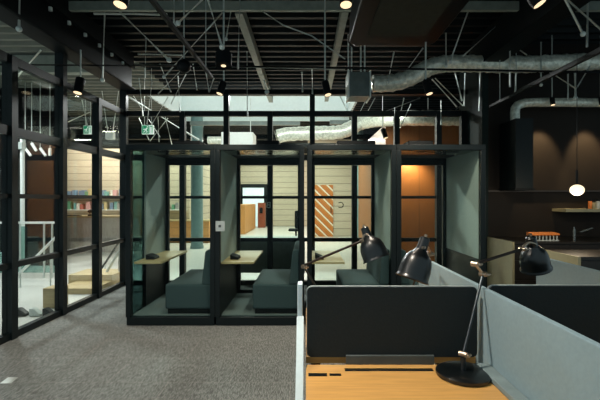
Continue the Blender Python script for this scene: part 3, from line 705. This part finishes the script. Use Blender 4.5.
# kitchen wall washers
for px, lab, e in ((553, 'small black spotlight lighting the kitchen wall beside the hood', 150), (602, 'small black spotlight lighting the kitchen wall at the right edge', 150)):
    x = (px - 306) * 6.05 / 400
    spot((x, 6.05, 2.92), .035, .12, lab, 3.99, e, (x + .03, 6.45, 2.15), 52, (.0, .1, -1), (1, .7, .38))

# exit signs
def exit_sign(c, w, h, label, top):
    t = thing('exit_sign', label, 'exit sign', c, 'green exit signs')
    MB().box((c.x - w / 2, c.y, c.z), (c.x + w / 2, c.y + .05, c.z + h)).build('sign_box', M['exitwhite'], t)
    y = c.y - .004
    MB().box((c.x - w / 2 + .006, y, c.z + .008), (c.x + w * .12, c.y - .0005, c.z + h - .008)).build('green_field', M['green'], t)
    def poly(pts, name, mm, yy=.006): MB().prism([(c.x + a * w, c.y - yy, c.z + b_ * h) for a, b_ in pts], (0, .002, 0)).build(name, mm, t)
    poly([(-.2, .55), (-.05, .7), (.03, .62), (-.08, .42), (.02, .3), (-.03, .12), (-.1, .14), (-.07, .27), (-.17, .4), (-.24, .2), (-.36, .16), (-.36, .24), (-.27, .28), (-.2, .45), (-.3, .5), (-.34, .42), (-.38, .46), (-.32, .6)], 'running_figure', M['exitwhite'])
    poly([(.0 + .055 * math.cos(k * PI / 4), .8 + .08 * math.sin(k * PI / 4)) for k in range(8)], 'figure_head', M['exitwhite'])
    poly([(.18, .1), (.42, .1), (.42, .88), (.18, .88)], 'doorway', M['green'])
    poly([(.22, .1), (.38, .1), (.38, .8), (.22, .8)], 'doorway_opening', M['exitwhite'], .008)
    for s in (-.3, .3): MB().tube((c.x + s * w, c.y + .025, c.z + h), (c.x + s * w, c.y + .025, top), .006, 6).build('hanger', M['rod'], t)
exit_sign(P(147.5, 134, 7.6), .22, .17, 'green and white exit sign hanging beyond the glass at left of the booths', 3.99)
exit_sign(P(87.5, 134, 9.6), .2, .2, 'small green exit sign hanging far behind the left glass wall', 3.99)
c = P(109, 139, 9.2)
t = thing('hanging_box', 'white square box hanging on wires behind the left glass wall', 'box', c)
MB().box((c.x - .09, c.y, c.z), (c.x + .09, c.y + .12, c.z + .18)).build('housing', M['white'], t, bevel=.01)
for dx in (-.06, .06): MB().tube((c.x + dx, c.y + .06, c.z + .18), (c.x + dx * 3.2, c.y + .06, 4.0), .008, 6).build('hanger', M['rod'], t)

# ------------------------------------------------------------------ the hall behind the booths
# ceiling services
a = P(206, 145, 9.5); bq = P(253, 132, 9.5)
t = thing('air_handler', 'white box air handler hanging in the hall behind the left booths', 'air handler', (a.x, 9.7, a.z))
MB().box((a.x + .36, 9.5, a.z), (bq.x, 10.1, bq.z)).build('casing', M['white'], t, bevel=.01)
MB().tube((a.x, 9.7, a.z + .14), (a.x + .36, 9.7, a.z + .14), .09, 18).build('fan', M['foil'], t)
for x in (a.x + .45, bq.x - .1): MB().tube((x, 9.8, bq.z), (x, 9.8, 4.0), .01, 8).build('hanger', M['rod'], t)
MB().path([P(276, 137, 9.6), P(290, 134, 9.6), P(320, 133, 9.6), P(340, 132, 9.6), P(352, 127, 9.6), P(364, 122, 9.6), P(384, 119, 9.0), P(420, 118, 8.6), P(520, 118, 8.6)], .165, 18, wrinkle=.07, step=.06).build('flexible_duct', M['foil'], label='thick silver duct running through the hall above the booths', cat='duct')
for k, (x0_, x1_, yy, zz, h_) in enumerate(((190, 300, 10.2, 125, .1), (330, 410, 10.2, 124, .1))):
    p = P(x0_, zz, yy); p2 = P(x1_, zz, yy)
    MB().box((p.x, yy, p.z), (p2.x, yy + .1, p.z + h_)).build('cable_tray', M['galv'], label=['grey cable tray in the hall above the left booths', 'grey cable tray in the hall above the right booths'][k], cat='cable tray', group='cable trays in the hall')
GH = 'steel rods in the hall behind the glass'
HR = [((196, 120), (190, 145), 9, 'slanted rod beside the first partition post over the left booth'), ((205, 117), (200, 143), 9, 'slanted rod left of the white air handler'), ((165, 116), (172, 145), 9, 'slanted rod right of the nearer exit sign'),
      ((366, 100), (356, 120), 9.4, 'left slanted strut under the right end of the skylight'), ((375, 98), (362, 122), 9.4, 'right slanted strut under the right end of the skylight'), ((384, 112), (420, 98), 9.4, 'long shallow strut above the third booth'), ((404, 98), (398, 124), 9.0, 'slanted strut between third and fourth booth tops'), ((428, 98), (428, 122), 9, 'upright strut over the right end booth'), ((446, 118), (470, 98), 9, 'shallow strut over the right end booth'),
      ((32, 97), (16, 128), 9.8, 'left leg of the upside down V behind the left glass'), ((26, 97), (37, 135), 9.8, 'right leg of the upside down V behind the left glass'), ((44, 97), (54, 134), 9.8, 'slanted rod beside the second post of the left glass'), ((41, 50), (17, 77), 5.8, 'slanted rod above the top rail of the left glass wall'), ((82, 100), (87, 125), 9.4, 'slanted rod above the far small exit sign'), ((68, 122), (90, 112), 9.4, 'shallow rod left of the far small exit sign')]
for a, b_, Y, lab in HR:
    Y = max(5.8, min(12.5, 2.505 * 400 / (199 - min(a[1], b_[1]))))
    rod('steel_rod', [P(a[0], a[1], Y), P(b_[0], b_[1], Y)], .016, M['rod'], lab, 'rod', GH)
# far fittings
d = MB().box((.28, 15.94, 0), (1.08, 15.999, 2.06)).build('door_1', M['diag'], kind='structure')
MB().box((.98, 15.9, .95), (1.01, 15.94, 1.2)).build('door_handle', M['black2'], d)
w = setting('door_2', (-2.9, 21.9, 0))
q = MB(); q.box((-3.61, 21.9, 0), (-3.47, 21.99, 2.32)); q.box((-2.3, 21.9, 0), (-2.1, 21.99, 2.32)); q.box((-3.47, 21.9, 2.12), (-2.3, 21.99, 2.32))
q.build('door_frame', M['black'], w)
MB().box((-3.47, 21.94, 0), (-2.3, 21.97, 2.12)).build('pane', M['daylight'], w)
MB().box((-3.2, 17, 0), (-2.6, 20.6, 1.245)).build('locker_bank', M['lockers'], label='row of honey coloured lockers standing in the far hall', cat='lockers')
t = thing('cupboard', 'red brown wooden cupboard beside the far glass door', 'cupboard', (-2.32, 21, 0))
MB().box((-2.52, 20.9, 0), (-2.15, 21.4, 1.3)).build('body', M['redwood'], t); MB().box((-2.42, 20.85, .75), (-2.26, 20.9, 1.05)).build('handle_plate', M['black2'], t)
for px, Y, rad, lab in ((197, 12.2, .18, 'round teal column standing in the hall behind the left end booth'), (360, 14.2, .11, 'slim teal column beside the wooden wall behind the third booth')):
    x = (px - 306) * Y / 400
    q = MB().lathe([(0, rad + .02), (.08, rad + .02), (.081, rad), (4.0, rad)], (x, Y, 0), (0, 0, 1), 28, True, True)
    q.build('round_column', M['teal'], label=lab, cat='column')
q = thing('reception_counter', 'honey wooden drawer counter behind the left end booth', 'counter', (-4.5, 13.9, 0))
MB().box((-5.6, 13.6, .03), (-3.3, 14.29, .74)).build('body', M['drawerwood'], q); MB().box((-5.62, 13.57, .74), (-3.28, 14.29, .775)).build('counter_top', M['wood_l'], q); MB().box((-5.55, 13.66, 0), (-3.35, 14.29, .03)).build('plinth', M['black2'], q)
# low grey cabinet just behind the glass of the second booth
t = thing('low_cabinet', 'low dark grey cabinet standing behind the glass of the second booth', 'cabinet', (-.66, 7.35, 0))
MB().box((-1.3, 7.2, .17), (-.02, 7.55, .8)).build('body', M['cab'], t, bevel=.005)
for x in (-1.26, -.1):
    for y in (7.22, 7.49): MB().box((x, y, 0), (x + .04, y + .04, .17)).build('leg', M['black2'], t)
# black swivel chair
c = P(296, 236, 13.5); c.z = 0
t = thing('office_chair', 'black office chair far off in the hall', 'chair', (c.x, 13.5, 0))
MB().box((c.x - .25, 13.3, .42), (c.x + .22, 13.75, .5)).build('seat', M['black2'], t, bevel=.03)
MB().rrect(c.x - .05, c.x + .26, .5, 1.1, 13.68, 13.75, .05).build('backrest', M['black2'], t)
MB().tube((c.x, 13.5, .06), (c.x, 13.5, .42), .03, 10).build('stem', M['black2'], t)
for k in range(5):
    an = 2 * PI * k / 5; MB().tube((c.x, 13.5, .08), (c.x + .28 * math.cos(an), 13.5 + .28 * math.sin(an), .03), .022, 8).build('leg', M['black2'], t)

# ------------------------------------------------------------------ behind the left glass wall
cols = [('red', (176, 100, 92)), ('green', (104, 158, 124)), ('blue', (110, 138, 166)), ('white', (226, 226, 218)), ('yellow', (206, 188, 140)), ('pink', (212, 164, 164)), ('teal', (110, 164, 160)), ('grey', (150, 150, 146))]
bmats = {n: mat('book_' + n, c, .6) for n, c in cols}
SH = [(-8.7, -6.2, 1.60, 'upper wall shelf behind the left glass'), (-8.7, -6.2, 1.13, 'lower wall shelf behind the left glass'), (-5.1, -4.25, 1.13, 'wall shelf behind the left end booth')]
for (x0, x1, z, where) in SH:
    MB().box((x0, 14.02, z - .03), (x1, 14.3, z)).build('wall_shelf', M['white'], label='white ' + where + ' holding small bright books', cat='shelf', group='white wall shelves')
    x = x0 + .05; k = 0
    while x < x1 - .15:
        wd = random.uniform(.06, .14); h = random.uniform(.16, .3); n = random.choice(cols)[0]
        MB().box((x, 14.08, z + .0005), (x + wd, 14.26, z + h)).build('book', bmats[n], label='%s book standing on the %s' % (n, where), cat='book', group='bright books on the ' + where)
        x += wd + random.choice((.002, .01, .04, .12)); k += 1
t = thing('bar_counter', 'long pale bar counter with a wooden top behind the left glass wall', 'counter', (-6.4, 11.5, 0))
MB().box((-7.8, 11.25, 0), (-4.95, 11.9, .98)).build('front', mat('pale_counter_boards', (186, 180, 172), .6, 0, .12, 5, (4, 1, 1)), t)
MB().box((-7.85, 11.2, .98), (-4.9, 11.95, 1.02)).build('counter_top', M['wood_l'], t)
c = P(90, 216, 11.4); c.z = 1.0205
t = thing('table_lamp', 'small dark round lamp standing on the pale bar counter', 'lamp', c)
MB().tube(c, c + Vector((0, 0, .04)), .06, 14).build('base', M['black2'], t); MB().tube(c + Vector((0, 0, .04)), c + Vector((0, 0, .1)), .012, 8).build('stem', M['black2'], t); MB().ball(c + Vector((.02, 0, .13)), .085, 14, .6).build('shade', M['black2'], t)
c = P(75, 216, 11.4); c.z = 1.0205
MB().box(c + Vector((-.2, -.08, 0)), c + Vector((.15, .08, .025))).build('serving_tray', M['black2'], label='flat black tray on the pale bar counter', cat='tray')
x = (22.5 - 306) * 8.2 / 400
t = thing('white_pipe', 'tall thin white pipe standing behind the left glass', 'pipe', (x, 8.2, 0))
MB().tube((x, 8.2, 0), (x, 8.2, 2.75), .04, 14).build('pipe', M['white'], t); MB().box((x - .13, 8.14, 2.52), (x + .03, 8.26, 2.66)).build('junction_box', M['plate'], t)
for px, py, dx, lab in ((28, 152, .06, 'white tube spotlight, leftmost of four behind the left glass'), (34, 147, .05, 'white tube spotlight, second of four behind the left glass'), (43, 152, .06, 'white tube spotlight, third of four behind the left glass'), (50, 152, 0, 'white tube spotlight, upright one of four behind the left glass')):
    c = P(px, py, 8.6)
    t = thing('tube_spotlight', lab, 'spotlight', c, 'white tube spotlights behind the left glass')
    MB().tube(c + Vector((-dx, 0, .08)), c + Vector((dx, 0, -.08)), .028, 12).build('tube', M['white'], t); MB().tube(c + Vector((-dx, 0, .08)), c + Vector((-dx, 0, 4.0 - c.z)), .007, 6).build('stem', M['dirod'], t)
# stair balustrade and white stair flank
t = thing('glass_balustrade', 'glass balustrade with a white handrail behind the left glass wall', 'balustrade', (-5.5, 7.6, 0))
MB().box((-6.8, 7.58, 1.03), (-4.7, 7.63, 1.07)).build('handrail', M['white'], t)
for px in (-20, 20, 44, 52): x = (px - 306) * 7.6 / 400; MB().tube((x, 7.605, 0), (x, 7.605, 1.03), .018, 10).build('post', M['plate'], t)
MB().box((-6.8, 7.6, .1), (-4.75, 7.612, .98)).build('glass_panel', M['glass3'], t)
t = thing('staircase', 'white staircase rising behind the balustrade at the left edge', 'staircase', (-6.8, 8.3, 0))
q = MB()
for k in range(6): q.box((-7.75 + .26 * k, 7.95, 0), (-7.75 + .26 * (k + 1), 8.75, .17 * (6 - k)))
q.build('steps', M['white'], t)
MB().prism([(-7.8, 7.9, 0), (-7.8, 7.9, 1.2), (-6.17, 7.9, .2), (-6.17, 7.9, 0)], (0, .05, 0)).build('stringer', M['white'], t)
for (a, b_, Y, lab, m_) in (((57, 236), (14, 279), 6.8, 'white slanted stair rail between first and second post of the left glass', 'white'), ((123, 236), (102, 268), 8.4, 'dark slanted stair rail behind the last pane of the left glass', 'black'), ((124, 243), (90, 300), 7.2, 'white slanted stair rail behind the last panes of the left glass', 'plate')):
    t = thing('stair_rail', lab, 'stair rail', P(b_[0], b_[1], Y), 'slanted stair rails')
    p0, p1 = P(a[0], a[1], Y), P(b_[0], b_[1], Y)
    MB().tube(p0, p1, .022, 10).build('rail', M[m_], t)
    for f in (.15, .85):
        p = p0.lerp(p1, f); 
        if p.z > .05: MB().tube((p.x, p.y, 0), p, .012, 8).build('post', M['plate'], t)
t = thing('wooden_platform', 'honey wooden stepped seating behind the lower panes of the left glass', 'platform', (-3.75, 6.9, 0))
MB().box((-4.1, 6.9, 0), (-3.34, 7.5, .19)).build('upper_step', M['wood_l'], t); MB().box((-3.95, 6.3, 0), (-3.34, 6.9, .09)).build('lower_step', M['wood_l'], t)
MB().box((-3.62, 5.5, 0), (-3.4, 5.72, .27)).build('wooden_bench', M['wood_l'], label='honey wooden box bench low behind the second pane of the left glass', cat='bench', bevel=.004)
for px, py, s, n, lab in ((20, 317, .07, 'black', 'black shoe low behind the left glass'), (34, 314, .07, 'plate', 'grey shoe low behind the left glass'), (47, 311, .065, 'black', 'black low shoe beside the wooden bench')):
    p = P(px, py, 5.1); p.z = 0
    q = MB().prism([(p.x - s, p.y, 0), (p.x + s, p.y, 0), (p.x + s, p.y, .03), (p.x + s * .4, p.y, .06), (p.x - s * .3, p.y, .1), (p.x - s, p.y, .1)], (0, .09, 0))
    q.build('shoe', M[n], label=lab, cat='shoe', group='shoes behind the left glass', bevel=.012)
q = MB(); q.prism([P(0, 384, 3.25), P(11, 383, 3.25), P(18, 377.5, 3.36), P(8, 378.5, 3.36)], (0, 0, .002))
for v in q.v: v.z = .001 if v.z < .02 else .003
q.v = [Vector((v.x, v.y, .001 if i < 4 else .003)) for i, v in enumerate(q.v)]
q.build('floor_plate', M['plate'], label='small pale metal floor plate set in the carpet at lower left', cat='floor plate')

# ------------------------------------------------------------------ light
world = bpy.data.worlds.new('World'); bpy.context.scene.world = world; world.use_nodes = True
bg = world.node_tree.nodes['Background']; bg.inputs[0].default_value = (.68, .92, 1, 1); bg.inputs[1].default_value = .44
lamp('AREA', 'hall_ceiling_light', (-.8, 13.0, 3.42), 200, (1, .97, .9), shape='RECTANGLE', size=5, size_y=.15)
lamp('AREA', 'hall_ceiling_light', (-1.8, 18.5, 3.9), 360, (1, .95, .86), shape='RECTANGLE', size=4, size_y=5)
lamp('AREA', 'hall_ceiling_light', (.4, 14.6, 3.9), 110, (1, .9, .74), shape='RECTANGLE', size=1.4, size_y=1.0)
lamp('AREA', 'hall_ceiling_light', (-6.3, 13.2, 3.85), 230, (1, .93, .8), shape='RECTANGLE', size=4.0, size_y=.5)
for x, y in ((-4.8, 6.2), (-6.4, 7.6)):
    l = lamp('SPOT', 'atrium_fill_spot', (x, y, 3.9), 420, (.93, .98, 1), spot_size=math.radians(140), spot_blend=.7, shadow_soft_size=.08)  # added lamps without fixtures, standing in for daylight in the atrium
for x in (-2.9, -1.1, .7):
    l = lamp('SPOT', 'skylight_fill_spot', (x, 9.2, 3.92), 330, (.95, 1, .97), spot_size=math.radians(84), spot_blend=.4, shadow_soft_size=.07); aim(l, (x + .25, 5.6, .9))  # added spots without fixtures, standing in for skylight daylight on the booths
l = lamp('AREA', 'duct_fill_light', (-.5, 8.3, 3.3), 50, (.97, 1, .97), shape='RECTANGLE', size=5, size_y=.1); aim(l, (-.5, 9.7, 2.9))  # unseen lamp added to brighten the ducts and air handler
l = lamp('SPOT', 'wood_wall_washer', (2.4, 8.95, 2.45), 125, (1, .7, .42), spot_size=math.radians(120), spot_blend=.8, shadow_soft_size=.1); aim(l, (2.4, 9.4, 1.6))
l = lamp('POINT', 'pendant_glow', tuple(P(577, 190, 5.0) - Vector((0, 0, .15))), 12, (1, .8, .55), shadow_soft_size=.09)

# ------------------------------------------------------------------ camera
cam = bpy.data.cameras.new('Camera'); co = bpy.data.objects.new('Camera', cam); C.objects.link(co)
co.location = (0, 0, 1.5); co.rotation_euler = (PI / 2, 0, 0)
cam.sensor_width = 36; cam.lens = 24; cam.shift_x = -6 / 600; cam.shift_y = -1 / 600; cam.clip_start = .05
sc = bpy.context.scene; sc.camera = co
sc.view_settings.view_transform = 'Standard'; sc.view_settings.look = 'None'; sc.view_settings.gamma = 1
sc.view_settings.exposure = 0
